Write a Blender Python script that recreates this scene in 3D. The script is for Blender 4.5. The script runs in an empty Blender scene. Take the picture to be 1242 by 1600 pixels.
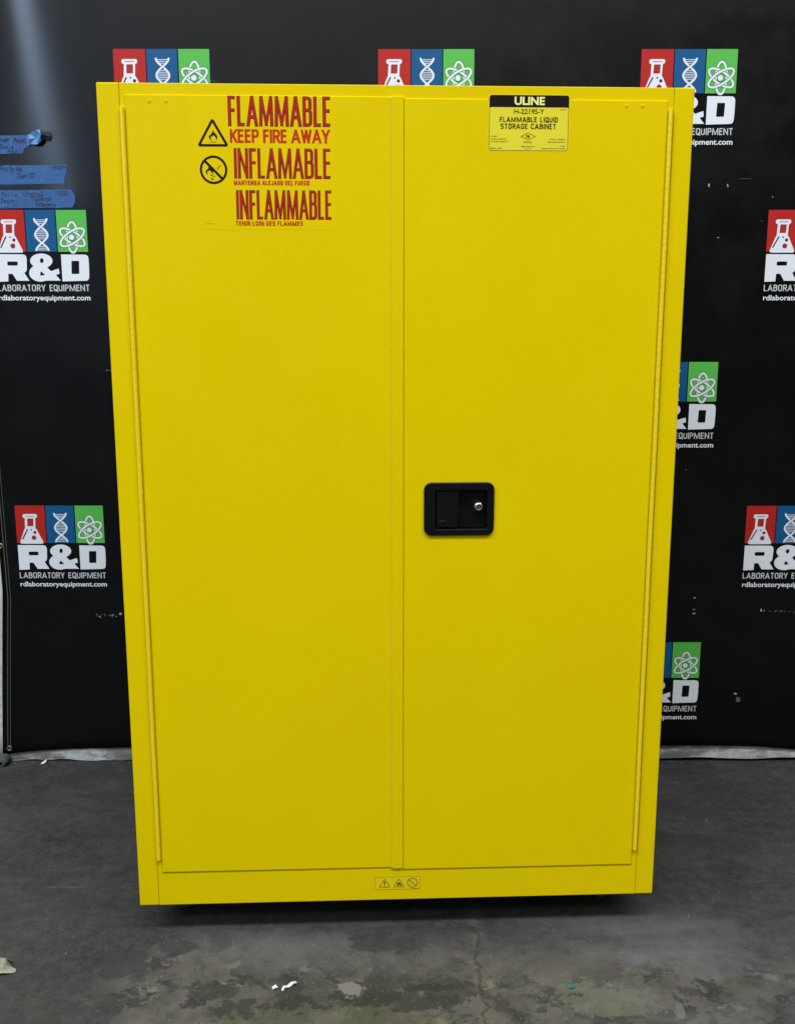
import bpy, bmesh, math, random
from mathutils import Vector, Matrix
random.seed(7)
scene = bpy.context.scene
COL = scene.collection
H0 = 0.0749            # clearance under the cabinet
YW = 0.84              # wall plane
YAW = 0.0436           # the cabinet stands slightly turned

# ------------------------------------------------------------------ camera
cd = bpy.data.cameras.new('camera'); cam = bpy.data.objects.new('camera', cd); COL.objects.link(cam)
cd.sensor_fit = 'VERTICAL'; cd.sensor_height = 36.0; cd.lens = 1573.16/1600*36.0
cd.clip_end = 100; cd.clip_start = 0.05
cam.location = (0.0002, -1.9499, 1.2963)
cam.rotation_mode = 'QUATERNION'
cam.rotation_quaternion = (Matrix.Rotation(0.0015, 3, 'Z') @ Matrix.Rotation(math.pi/2-0.1923, 3, 'X')).to_quaternion()
scene.camera = cam

# ------------------------------------------------------------------ room light
w = bpy.data.worlds.new('World'); scene.world = w; w.use_nodes = True
w.node_tree.nodes['Background'].inputs[0].default_value = (0.80, 0.92, 1.0, 1)
w.node_tree.nodes['Background'].inputs[1].default_value = 0.055

def tube_lamp(name, a, b, width, power, color=(1, 0.98, 0.93), aim=(0, 0, 0)):
    a, b = Vector(a), Vector(b); d = b-a
    l = bpy.data.lights.new(name, 'AREA'); l.shape = 'RECTANGLE'
    l.size = d.length; l.size_y = width; l.energy = power; l.color = color
    o = bpy.data.objects.new(name, l); COL.objects.link(o)
    o.location = (a+b)/2
    x = d.normalized(); z = (o.location-Vector(aim)).normalized()
    y = z.cross(x).normalized(); z = x.cross(y).normalized()
    o.rotation_mode = 'QUATERNION'
    o.rotation_quaternion = Matrix((x, y, z)).transposed().to_quaternion()
    return o
tube_lamp('high_bay_row', (-9, -4.3, 9.0), (8, -4.3, 9.0), 1.2, 1780, (0.98, 1.0, 0.99), aim=(0, 0, 0.9))
tube_lamp('ceiling_tube_back', (-3.0, -6.0, 6.0), (2.0, -6.0, 6.0), 0.9, 135, aim=(0, 0, 0.7))
tube_lamp('ceiling_tube_left', (-2.05, -2.0, 3.2), (-5.9, -15.0, 3.2), 0.17, 300, (0.54, 0.72, 1.0), aim=(-0.6, 0.5, 1.6))
scene.view_settings.view_transform = 'Standard'
scene.view_settings.look = 'None'
scene.view_settings.exposure = 0.0
scene.view_settings.gamma = 1.0

# ------------------------------------------------------------------ materials
def mat(name, base=(0.5, 0.5, 0.5), rough=0.5, metal=0.0, spec=0.5):
    m = bpy.data.materials.new(name); m.use_nodes = True
    b = m.node_tree.nodes['Principled BSDF']
    b.inputs['Base Color'].default_value = (*base, 1)
    b.inputs['Roughness'].default_value = rough
    b.inputs['Metallic'].default_value = metal
    b.inputs['Specular IOR Level'].default_value = spec
    return m
class NT:
    def __init__(s, m): s.t = m.node_tree; s.b = s.t.nodes['Principled BSDF']; s.tc = s.t.nodes.new('ShaderNodeTexCoord')
    def n(s, k, **kw):
        x = s.t.nodes.new('ShaderNode'+k)
        for a, v in kw.items(): setattr(x, a, v)
        return x
    def l(s, a, b): s.t.links.new(a, b)
    def val(s, v):
        return v
    def setin(s, sock, v):
        if hasattr(v, 'is_output') or isinstance(v, bpy.types.NodeSocket): s.l(v, sock)
        else: sock.default_value = v
    def noise(s, scale, detail=4, rough=0.5, vec=None, dist=0.0, stretch=None, off=None):
        x = s.n('TexNoise'); x.inputs['Scale'].default_value = scale; x.inputs['Detail'].default_value = detail
        x.inputs['Roughness'].default_value = rough; x.inputs['Distortion'].default_value = dist
        v = vec or s.tc.outputs['Object']
        if stretch or off:
            mp = s.n('Mapping')
            if stretch: mp.inputs['Scale'].default_value = stretch
            if off: mp.inputs['Location'].default_value = off
            s.l(v, mp.inputs[0]); v = mp.outputs[0]
        s.l(v, x.inputs['Vector']); return x.outputs['Fac']
    def ramp(s, fac, a, b, va=0.0, vb=1.0):
        x = s.n('MapRange'); x.interpolation_type = 'SMOOTHSTEP'
        s.setin(x.inputs[0], fac); x.inputs[1].default_value = a; x.inputs[2].default_value = b
        x.inputs[3].default_value = va; x.inputs[4].default_value = vb; return x.outputs[0]
    def math(s, op, a, b=0.0):
        x = s.n('Math', operation=op); s.setin(x.inputs[0], a); s.setin(x.inputs[1], b); return x.outputs[0]
    def mix(s, fac, a, b):
        x = s.n('Mix', data_type='RGBA'); s.setin(x.inputs[0], fac)
        for i, v in ((6, a), (7, b)):
            if isinstance(v, tuple): x.inputs[i].default_value = (*v, 1)
            else: s.l(v, x.inputs[i])
        return x.outputs[2]
    def bump(s, h, strength, dist, prev=None):
        x = s.n('Bump'); x.inputs['Strength'].default_value = strength; x.inputs['Distance'].default_value = dist
        s.l(h, x.inputs['Height'])
        if prev: s.l(prev, x.inputs['Normal'])
        s.l(x.outputs[0], s.b.inputs['Normal']); return x.outputs[0]

M = {}
# powder-coated yellow steel
m = mat('yellow_paint', (0.64, 0.475, 0.0), 0.36, spec=0.09); t = NT(m)
c = t.mix(t.ramp(t.noise(3.0, 5, 0.6), 0.35, 0.7), (0.628, 0.470, 0.0), (0.648, 0.486, 0.0))
c = t.mix(t.ramp(t.noise(55, 3, 0.7), 0.70, 0.78, 0, 0.25), c, (0.55, 0.41, 0.0))
c = t.mix(t.ramp(t.noise(230, 3, 0.7), 0.35, 0.65), t.mix(0.06, c, (0.35, 0.30, 0.0)), t.mix(0.05, c, (0.80, 0.58, 0.0)))
c = t.mix(t.ramp(t.noise(2.2, 3, 0.5, off=(4, 4, 4)), 0.4, 0.65), c, t.mix(0.10, c, (0.70, 0.47, 0.0)))
t.l(c, t.b.inputs['Base Color'])
t.l(t.ramp(t.noise(6, 4, 0.6), 0.3, 0.7, 0.32, 0.42), t.b.inputs['Roughness'])
nb = t.bump(t.noise(900, 2, 0.5), 0.10, 0.0006)
t.bump(t.noise(4.5, 2, 0.4, stretch=(1, 1, 0.6)), 0.6, 0.0022, nb)
M['yellow'] = m
m = mat('yellow_paint_on_hinge', (0.72, 0.55, 0.008), 0.27, 0.0, 1.0); t = NT(m)  # lighter than the door paint; the hinge highlight is partly put into the colour
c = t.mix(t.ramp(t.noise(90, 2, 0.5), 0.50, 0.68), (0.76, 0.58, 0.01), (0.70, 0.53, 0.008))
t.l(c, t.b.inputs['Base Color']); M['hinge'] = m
M['black_plastic'] = mat('black_plastic', (0.003, 0.003, 0.0035), 0.36, spec=0.25)
t = NT(M['black_plastic']); t.bump(t.noise(700, 2), 0.15, 0.0004)
M['steel'] = mat('lock_steel', (0.85, 0.85, 0.87), 0.35, 1.0)
M['dark_steel'] = mat('dark_steel', (0.10, 0.10, 0.11), 0.4, 0.8)
M['void'] = mat('slot_black', (0.004, 0.004, 0.004), 0.7)
M['red_print'] = mat('red_print', (0.38, 0.014, 0.010), 0.45, spec=0.15)
M['maroon_print'] = mat('dark_outline_print', (0.085, 0.010, 0.006), 0.45, spec=0.15)
M['orange_print'] = mat('bright_red_print', (0.44, 0.025, 0.006), 0.45, spec=0.15)
M['black_print'] = mat('black_print', (0.010, 0.005, 0.003), 0.42, spec=0.15)
M['soft_black_print'] = mat('small_black_print', (0.11, 0.085, 0.006), 0.45, spec=0.15)
M['film'] = mat('clear_label_film', (0.648, 0.482, 0.0), 0.34, spec=0.11)
M['label_yellow'] = mat('label_yellow', (0.66, 0.575, 0.03), 0.3, spec=0.3)
M['header_text'] = mat('label_pale_print', (0.78, 0.74, 0.25), 0.4)
M['lower_label'] = mat('lower_label_yellow', (0.64, 0.49, 0.004), 0.33, spec=0.25)
M['olive_print'] = mat('olive_print', (0.16, 0.10, 0.004), 0.45)
# vinyl banner
def vinyl(name, base, rough=0.40, dust=0.6, spec=0.5):
    m = mat(name, base, rough, spec=spec); t = NT(m)
    d = t.noise(5, 6, 0.65)
    light = tuple(min(1, v*1.0+0.004) for v in base)
    f = t.ramp(d, 0.50, 0.75, 0, dust)
    sp = t.noise(140, 2, 0.5, stretch=(0.5, 1, 1.6)); f2 = t.ramp(sp, 0.76, 0.79, 0, 0.2)
    c = t.mix(f, base, light); c = t.mix(f2, c, tuple(min(1, v+0.07) for v in base))
    t.l(c, t.b.inputs['Base Color'])
    t.l(t.ramp(t.noise(9, 5, 0.6), 0.3, 0.7, rough-0.04, rough+0.06), t.b.inputs['Roughness'])
    wv = t.n('TexWave', wave_type='BANDS', bands_direction='X'); wv.inputs['Scale'].default_value = 160
    wh = t.n('TexWave', wave_type='BANDS', bands_direction='Z'); wh.inputs['Scale'].default_value = 160
    for q in (wv, wh): t.l(t.tc.outputs['Object'], q.inputs['Vector'])
    nb = t.bump(t.math('ADD', wv.outputs[1], wh.outputs[1]), 0.22, 0.0004)
    t.bump(t.noise(1.6, 2, 0.4, stretch=(1.2, 1, 0.5)), 0.4, 0.004, nb)
    return m
M['vinyl'] = vinyl('black_vinyl', (0.0008, 0.0008, 0.0009), 0.34, 0.12, 0.25)
M['vinyl'].node_tree.nodes['Principled BSDF'].inputs['Coat Weight'].default_value = 0.20
M['vinyl'].node_tree.nodes['Principled BSDF'].inputs['Coat Roughness'].default_value = 0.10
M['tile_red'] = vinyl('red_vinyl_print', (0.38, 0.018, 0.014), 0.42, 0.2, 0.2)
M['tile_blue'] = vinyl('blue_vinyl_print', (0.006, 0.080, 0.22), 0.42, 0.2, 0.2)
M['tile_green'] = vinyl('green_vinyl_print', (0.085, 0.42, 0.07), 0.42, 0.2, 0.2)
M['tile_darkgreen'] = vinyl('green_outline_print', (0.05, 0.22, 0.06), 0.42, 0.0, 0.2)
M['tile_maroon'] = vinyl('maroon_print', (0.10, 0.012, 0.02), 0.42, 0.0, 0.2)
M['white_print'] = vinyl('white_vinyl_print', (0.66, 0.70, 0.77), 0.42, 0.1, 0.3)
M['grey_print'] = vinyl('grey_vinyl_print', (0.50, 0.52, 0.55), 0.42, 0.1, 0.3)
M['scuff'] = mat('chalky_scuff', (0.30, 0.30, 0.30), 0.8)
M['scuff_dim'] = mat('faint_scuff', (0.075, 0.075, 0.075), 0.8)
M['brass'] = mat('dull_brass', (0.30, 0.24, 0.13), 0.35, 0.9)
# painter's tape
m = mat('blue_tape', (0.025, 0.125, 0.36), 0.75); t = NT(m)
cr = t.noise(170, 4, 0.6, stretch=(0.4, 1, 2.2))
c = t.mix(t.ramp(cr, 0.3, 0.7), (0.012, 0.070, 0.235), (0.028, 0.120, 0.33))
c = t.mix(t.ramp(t.noise(14, 3), 0.45, 0.7, 0, 0.5), c, (0.028, 0.070, 0.24))
t.l(c, t.b.inputs['Base Color']); t.bump(cr, 0.7, 0.0012); M['tape'] = m
m = mat('crumpled_tape_lit', (0.085, 0.23, 0.50), 0.7); t = NT(m); t.bump(t.noise(120, 3), 0.6, 0.002); M['tape_lit'] = m  # paler copy of the tape: light on the raised facets put into colour
M['ink'] = mat('marker_ink', (0.006, 0.009, 0.035), 0.6)
M['paper'] = mat('white_paper', (0.50, 0.55, 0.60), 0.85)
m = mat('dirty_paper', (0.26, 0.25, 0.18), 0.9); t = NT(m)
t.l(t.mix(t.ramp(t.noise(45, 4), 0.4, 0.65), (0.13, 0.13, 0.09), (0.28, 0.27, 0.21)), t.b.inputs['Base Color']); M['dirty_paper'] = m
M['teal'] = mat('teal_plastic', (0.008, 0.13, 0.12), 0.5)
M['grit'] = mat('pale_grit', (0.20, 0.20, 0.18), 0.9)
m = mat('grey_rubber', (0.055, 0.06, 0.068), 0.7); M['rubber'] = m
# painted masonry wall
m = mat('white_wall_paint', (0.5, 0.52, 0.52), 0.7); t = NT(m)
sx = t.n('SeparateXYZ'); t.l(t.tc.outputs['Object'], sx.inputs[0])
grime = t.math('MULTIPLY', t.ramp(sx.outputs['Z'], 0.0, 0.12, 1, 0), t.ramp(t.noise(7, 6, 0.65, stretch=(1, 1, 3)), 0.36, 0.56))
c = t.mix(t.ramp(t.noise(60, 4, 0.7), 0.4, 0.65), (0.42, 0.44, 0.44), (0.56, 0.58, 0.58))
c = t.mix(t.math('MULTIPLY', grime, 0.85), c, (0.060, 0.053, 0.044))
c = t.mix(t.ramp(t.noise(150, 3, 0.6), 0.66, 0.72, 0, 0.8), c, (0.06, 0.06, 0.06))
t.l(c, t.b.inputs['Base Color']); t.bump(t.noise(80, 5, 0.7), 0.5, 0.003); M['wall'] = m
# concrete floor
m = mat('worn_concrete', (0.05, 0.05, 0.05), 0.75, spec=0.35); t = NT(m)
sx = t.n('SeparateXYZ'); t.l(t.tc.outputs['Object'], sx.inputs[0]); X, Y = sx.outputs['X'], sx.outputs['Y']
dk, md = (0.013, 0.0135, 0.014), (0.031, 0.030, 0.028)
base = t.mix(t.ramp(t.noise(3.0, 6, 0.6), 0.33, 0.68), dk, md)
base = t.mix(t.ramp(t.noise(1.3, 3, 0.5, off=(3, 1, 0)), 0.5, 0.75, 0, 0.5), base, (0.033, 0.040, 0.042))
base = t.mix(t.ramp(t.noise(9, 5, 0.65, off=(7, 2, 0), stretch=(1, 1.4, 1)), 0.56, 0.70, 0, 0.35), base, (0.060, 0.055, 0.036))
# zone in front where the coating has flaked off (front of the floor, middle)
zone = t.ramp(t.math('ADD', Y, t.math('MULTIPLY', t.noise(4, 4, 0.6), 0.35)), 0.16, 0.02, 0, 1)
zx = t.ramp(t.math('ADD', X, t.math('MULTIPLY', t.noise(3, 3, 0.6, off=(1, 5, 0)), 0.3)), -0.50, -0.38, 0, 1)
zone = t.math('MULTIPLY', zone, zx)
pn = t.noise(8.5, 10, 0.68, dist=0.2)
patch = t.math('MULTIPLY', zone, t.ramp(pn, 0.475, 0.495))
pc = t.mix(t.ramp(t.noise(16, 6, 0.7, off=(2, 2, 0)), 0.35, 0.65), (0.060, 0.054, 0.046), (0.112, 0.102, 0.086))
pc = t.mix(t.ramp(t.noise(5, 4, 0.6, off=(9, 2, 0)), 0.45, 0.7, 0, 0.6), pc, (0.075, 0.080, 0.045))
base = t.mix(t.math('MULTIPLY', patch, 0.75), base, pc)
# second, lighter worn patch generation, crisp edges
pn2 = t.noise(14.0, 10, 0.70, off=(4.3, 1.7, 0), dist=0.3)
patch2 = t.math('MULTIPLY', zone, t.ramp(pn2, 0.60, 0.615))
base = t.mix(t.math('MULTIPLY', patch2, 0.75), base, (0.145, 0.138, 0.120))
drk = t.math('MULTIPLY', zone, t.ramp(t.noise(12.0, 10, 0.7, off=(6.3, 3.7, 0)), 0.57, 0.59))
base = t.mix(t.math('MULTIPLY', drk, 0.8), base, (0.024, 0.027, 0.027))
# pale smear on the right front
sm = t.math('MULTIPLY', t.ramp(X, 0.15, 0.45), t.ramp(Y, 0.12, -0.05))
base = t.mix(t.math('MULTIPLY', sm, t.ramp(t.noise(5, 7, 0.6, off=(3, 8, 0), stretch=(0.6, 1.6, 1)), 0.42, 0.66, 0, 0.6)), base, (0.125, 0.128, 0.132))
fm = t.noise(38, 7, 0.75, off=(2, 6, 0)); fm2 = t.noise(24, 6, 0.7, off=(8, 1, 0))
base = t.mix(t.ramp(fm, 0.40, 0.62, 0, 0.40), base, t.mix(0.55, base, (0.095, 0.090, 0.082)))
base = t.mix(t.ramp(fm2, 0.52, 0.66, 0, 0.55), base, t.mix(0.6, base, (0.016, 0.018, 0.020)))
base = t.mix(t.ramp(t.noise(7, 5, 0.7, off=(12, 4, 0)), 0.5, 0.7, 0, 0.4), base, t.mix(0.5, base, (0.050, 0.058, 0.035)))
base = t.mix(t.ramp(t.noise(6, 5, 0.7, off=(2, 14, 0)), 0.5, 0.7, 0, 0.4), base, t.mix(0.5, base, (0.062, 0.048, 0.045)))
base = t.mix(t.ramp(t.noise(6.5, 5, 0.7, off=(5, 24, 0)), 0.5, 0.7, 0, 0.4), base, t.mix(0.5, base, (0.036, 0.042, 0.056)))
# fine speckle, grit and scratches
sp = t.noise(170, 3, 0.75)
base = t.mix(t.ramp(sp, 0.42, 0.62, 0, 0.35), base, t.mix(0.36, base, (0.10, 0.10, 0.097)))
base = t.mix(t.ramp(t.noise(2.1, 7, 0.68, off=(17, 3, 0), stretch=(1, 1.5, 1), dist=0.6), 0.50, 0.62, 0, 0.5), base, (0.018, 0.020, 0.022))
base = t.mix(t.ramp(t.noise(2.6, 7, 0.68, off=(7, 13, 0), stretch=(1, 1.7, 1), dist=0.6), 0.54, 0.66, 0, 0.4), base, (0.066, 0.066, 0.062))
base = t.mix(t.ramp(t.noise(85, 2, 0.5, off=(5, 5, 0)), 0.735, 0.76, 0, 0.6), base, (0.20, 0.20, 0.18))
base = t.mix(t.ramp(t.noise(120, 2, 0.5, off=(1, 9, 0)), 0.72, 0.75, 0, 0.5), base, (0.012, 0.012, 0.013))
for k, (st, off, rz) in enumerate((((0.7, 26, 1), (2, 3, 0), 0.05), ((0.9, 30, 1), (5, 8, 0), -0.5))):
    mp = t.n('Mapping'); mp.inputs['Scale'].default_value = st; mp.inputs['Location'].default_value = off; mp.inputs['Rotation'].default_value = (0, 0, rz)
    t.l(t.tc.outputs['Object'], mp.inputs[0])
    s = t.noise(3.0, 3, 0.5, vec=mp.outputs[0])
    base = t.mix(t.ramp(s, 0.73, 0.76, 0, 0.35), base, (0.14, 0.14, 0.14))
band = t.math('MULTIPLY', t.ramp(t.math('ABSOLUTE', t.math('ADD', Y, 0.075)), 0.02, 0.09, 1, 0), t.ramp(t.math('ABSOLUTE', t.math('ADD', X, 0.12)), 0.15, 0.42, 1, 0))
base = t.mix(t.math('MULTIPLY', band, t.ramp(t.noise(9, 7, 0.7, off=(1, 31, 0)), 0.40, 0.6, 0, 0.65)), base, (0.090, 0.083, 0.082))
def blob(cx, cy, rx, ry, ns=26, amp=1.1, soft=0.06, off=0):
    mp = t.n('Mapping'); mp.inputs['Location'].default_value = (-cx/rx, -cy/ry, 0); mp.inputs['Scale'].default_value = (1/rx, 1/ry, 1)
    t.l(t.tc.outputs['Object'], mp.inputs[0]); ln = t.n('VectorMath', operation='LENGTH'); t.l(mp.outputs[0], ln.inputs[0])
    nn = t.math('MULTIPLY', t.math('SUBTRACT', t.noise(ns, 8, 0.72, off=(off, off*2, 0)), 0.5), amp*2)
    return t.ramp(t.math('ADD', ln.outputs['Value'], nn), 0.9-soft, 0.9+soft, 1, 0)
for k, (cx, cy, rx, ry, f_, col) in enumerate((
        (-0.25, -0.07, 0.20, 0.07, 0.45, (0.105, 0.098, 0.100)), (0.60, -0.06, 0.16, 0.09, 0.32, (0.105, 0.110, 0.120)), (0.34, -0.12, 0.14, 0.06, 0.35, (0.095, 0.090, 0.080)),
        (-0.03, -0.04, 0.085, 0.035, 0.6, (0.020, 0.022, 0.023)), (0.0, -0.225, 0.11, 0.035, 0.8, (0.020, 0.024, 0.021)), (0.075, -0.185, 0.05, 0.012, 0.85, (0.018, 0.020, 0.018)),
        (-0.19, -0.24, 0.06, 0.03, 0.8, (0.020, 0.024, 0.021)), (-0.31, -0.25, 0.045, 0.03, 0.8, (0.022, 0.026, 0.022)), (-0.56, -0.11, 0.07, 0.05, 0.6, (0.022, 0.024, 0.025)), (-0.455, -0.06, 0.05, 0.025, 0.6, (0.024, 0.024, 0.026)),
        (0.31, -0.215, 0.05, 0.03, 0.7, (0.024, 0.027, 0.027)), (0.40, -0.225, 0.10, 0.05, 0.5, (0.120, 0.125, 0.085)), (-0.12, -0.30, 0.25, 0.06, 0.5, (0.085, 0.085, 0.055)))):
    base = t.mix(t.math('MULTIPLY', blob(cx, cy, rx, ry, 30 if k > 2 else 12, 1.7, 0.06 if k > 2 else 0.45, k*3.1), f_), base, col)
vp = t.n('VectorMath', operation='DISTANCE'); t.l(t.tc.outputs['Object'], vp.inputs[0]); vp.inputs[1].default_value = (-0.093, -0.19, 0)
sc = t.ramp(t.math('ADD', vp.outputs['Value'], t.math('MULTIPLY', t.noise(26, 8, 0.75), 0.085)), 0.062, 0.067, 1, 0)
base = t.mix(t.math('MULTIPLY', sc, 0.8), base, (0.165, 0.155, 0.130))
# the crack
cx = t.math('ADD', t.math('MULTIPLY', t.math('SUBTRACT', t.noise(14, 5, 0.65, stretch=(0.0, 1, 0)), 0.5), 0.075), 0.163)
dcr = t.math('ABSOLUTE', t.math('SUBTRACT', X, cx))
wid = t.math('MULTIPLY', t.math('SUBTRACT', t.noise(34, 6, 0.8), 0.22), 0.011)
crk = t.math('MULTIPLY', t.ramp(t.math('SUBTRACT', dcr, wid), -0.0015, 0.0012, 1, 0), t.ramp(Y, 0.03, 0.015))
halo = t.math('MULTIPLY', t.ramp(dcr, 0.004, 0.028, 1, 0), t.ramp(t.noise(20, 5, 0.7), 0.45, 0.6, 0, 0.5))
base = t.mix(halo, base, (0.085, 0.080, 0.068))
base = t.mix(t.math('MULTIPLY', crk, t.ramp(t.noise(45, 4, 0.7, off=(3, 3, 0)), 0.35, 0.6, 0.25, 0.75)), base, (0.024, 0.021, 0.017))
t.l(base, t.b.inputs['Base Color'])
t.l(t.ramp(t.noise(5, 4), 0.3, 0.7, 0.62, 0.85), t.b.inputs['Roughness'])
h = t.math('ADD', t.math('MULTIPLY', t.noise(120, 5, 0.7), 0.5), t.math('MULTIPLY', patch, -0.35))
h = t.math('SUBTRACT', h, t.math('MULTIPLY', crk, 1.5))
t.bump(h, 0.42, 0.003)
M['floor'] = m

# ------------------------------------------------------------------ helpers
def link(name, me, mats, parent=None, smooth=False, loc=None):
    o = bpy.data.objects.new(name, me); COL.objects.link(o)
    for q in (mats if isinstance(mats, (list, tuple)) else [mats]): me.materials.append(M[q])
    if parent: o.parent = parent
    if loc: o.location = loc
    if smooth:
        for p in me.polygons: p.use_smooth = True
    return o
def empty(name, label, cat, loc=(0, 0, 0), rz=0, group=None):
    o = bpy.data.objects.new(name, None); COL.objects.link(o); o.location = loc; o.rotation_euler = (0, 0, rz)
    o['label'] = label; o['category'] = cat
    if group: o['group'] = group
    return o
def tag(o, label, cat, group=None):
    o['label'] = label; o['category'] = cat
    if group: o['group'] = group
    return o
def box(name, x0, x1, y0, y1, z0, z1, mt, parent=None, bev=0.0, seg=2):
    bm = bmesh.new(); bmesh.ops.create_cube(bm, size=1)
    for v in bm.verts:
        v.co = ((x0+x1)/2+v.co.x*(x1-x0), (y0+y1)/2+v.co.y*(y1-y0), (z0+z1)/2+v.co.z*(z1-z0))
    if bev: bmesh.ops.bevel(bm, geom=bm.edges[:], offset=bev, segments=seg, affect='EDGES', profile=0.5)
    me = bpy.data.meshes.new(name); bm.to_mesh(me); bm.free()
    return link(name, me, mt, parent)
def rrect(x0, x1, z0, z1, r, n=6):
    P = []
    for cx, cz, a0 in ((x1-r, z0+r, -90), (x1-r, z1-r, 0), (x0+r, z1-r, 90), (x0+r, z0+r, 180)):
        for k in range(n+1):
            a = math.radians(a0+90*k/n); P.append((cx+r*math.cos(a), cz+r*math.sin(a)))
    return P
def loft(name, loops, mt, parent=None, cap_end=True, cap_start=False):
    """loops: list of (points, y)"""
    n = len(loops[0][0]); V = []; F = []
    for P, y in loops: V += [(p[0], y, p[1]) for p in P]
    for k in range(len(loops)-1):
        for i in range(n):
            j = (i+1) % n; F.append((k*n+i, k*n+j, (k+1)*n+j, (k+1)*n+i))
    if cap_end: F.append(tuple((len(loops)-1)*n+i for i in range(n)))
    if cap_start: F.append(tuple(reversed(range(n))))
    me = bpy.data.meshes.new(name); me.from_pydata(V, [], F); me.update()
    bm = bmesh.new(); bm.from_mesh(me); bmesh.ops.recalc_face_normals(bm, faces=bm.faces[:]); bm.to_mesh(me); bm.free()
    return link(name, me, mt, parent)

class Flat:
    """thin print on a surface facing -Y; every polygon gets its own tiny height"""
    STEP = 0.00002
    def __init__(s, y, surf=None): s.y = y; s.V = []; s.F = []; s.m = []; s.mats = []; s.surf = surf
    def mi(s, name):
        if name not in s.mats: s.mats.append(name)
        return s.mats.index(name)
    def poly(s, P, mt, layer=0):
        i0 = len(s.V)
        for x, z in P: s.V.append((x, s.y-layer*s.STEP-(s.surf(x, z) if s.surf else 0), z))
        s.F.append(tuple(range(i0, i0+len(P)))); s.m.append(s.mi(mt))
    def strip(s, P, t, mt, layer=0, closed=False):
        """polyline of constant width t"""
        n = len(P); L = []; Rr = []
        for i in range(n):
            a = P[i-1] if (i > 0 or closed) else None; b = P[(i+1) % n] if (i < n-1 or closed) else None
            c = P[i]
            def nd(p, q):
                dx, dz = q[0]-p[0], q[1]-p[1]; l = math.hypot(dx, dz) or 1e-9; return (dx/l, dz/l)
            if a and b:
                d1, d2 = nd(a, c), nd(c, b); nx, nz = -(d1[1]+d2[1]), d1[0]+d2[0]; l = math.hypot(nx, nz) or 1e-9; nx /= l; nz /= l
                k = 1/max(0.35, (-d1[1])*nx+d1[0]*nz)
            else:
                d = nd(a, c) if a else nd(c, b); nx, nz, k = -d[1], d[0], 1
            L.append((c[0]+nx*k*t/2, c[1]+nz*k*t/2)); Rr.append((c[0]-nx*k*t/2, c[1]-nz*k*t/2))
        i0 = len(s.V); y = s.y-layer*s.STEP
        for p in L+Rr: s.V.append((p[0], y-(s.surf(*p) if s.surf else 0), p[1]))
        for i in range(n if closed else n-1):
            j = (i+1) % n; s.F.append((i0+i, i0+n+i, i0+n+j, i0+j)); s.m.append(s.mi(mt))
    def text(s, body, x0, x1, z0, z1, mt, layer=0, off=0.0, shear=0.0, jitter=None):
        cu = bpy.data.curves.new('txt', 'FONT'); cu.body = body; cu.offset = off; cu.shear = shear; cu.resolution_u = 3
        ob = bpy.data.objects.new('txt', cu); me = ob.to_mesh()
        vs = [v.co.copy() for v in me.vertices]; fs = [tuple(p.vertices) for p in me.polygons]
        ob.to_mesh_clear(); bpy.data.objects.remove(ob); bpy.data.curves.remove(cu)
        if not vs: return
        a0, a1 = min(v.x for v in vs), max(v.x for v in vs)
        b0, b1 = min(v.y for v in vs), max(v.y for v in vs)
        i0 = len(s.V)
        for v in vs:
            x = x0+(v.x-a0)/(a1-a0)*(x1-x0); z = z0+(v.y-b0)/(b1-b0)*(z1-z0)
            if jitter: z += jitter*math.sin(x*311)+jitter*0.6*math.sin(x*743+1)
            s.V.append((x, s.y-layer*s.STEP-(s.surf(x, z) if s.surf else 0), z))
        for f in fs: s.F.append(tuple(i0+i for i in f)); s.m.append(s.mi(mt))
    def mesh(s, name):
        me = bpy.data.meshes.new(name); me.from_pydata(s.V, [], s.F); me.update()
        for p, k in zip(me.polygons, s.m):
            p.material_index = k
        # every face looks towards -Y
        bm = bmesh.new(); bm.from_mesh(me)
        fl = [f for f in bm.faces if f.normal.y > 0]
        if fl: bmesh.ops.reverse_faces(bm, faces=fl)
        bm.to_mesh(me); bm.free()
        return me
    def build(s, name, parent=None): return link(name, s.mesh(name), s.mats, parent)

def circ(cx, cz, rx, rz=None, n=28, a0=0, a1=360, rot=0):
    rz = rx if rz is None else rz; P = []; full = abs(a1-a0) >= 360
    for k in range(n if full else n+1):
        a = math.radians(a0+(a1-a0)*k/n); x, z = rx*math.cos(a), rz*math.sin(a)
        P.append((cx+x*math.cos(rot)-z*math.sin(rot), cz+x*math.sin(rot)+z*math.cos(rot)))
    return P

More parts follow.
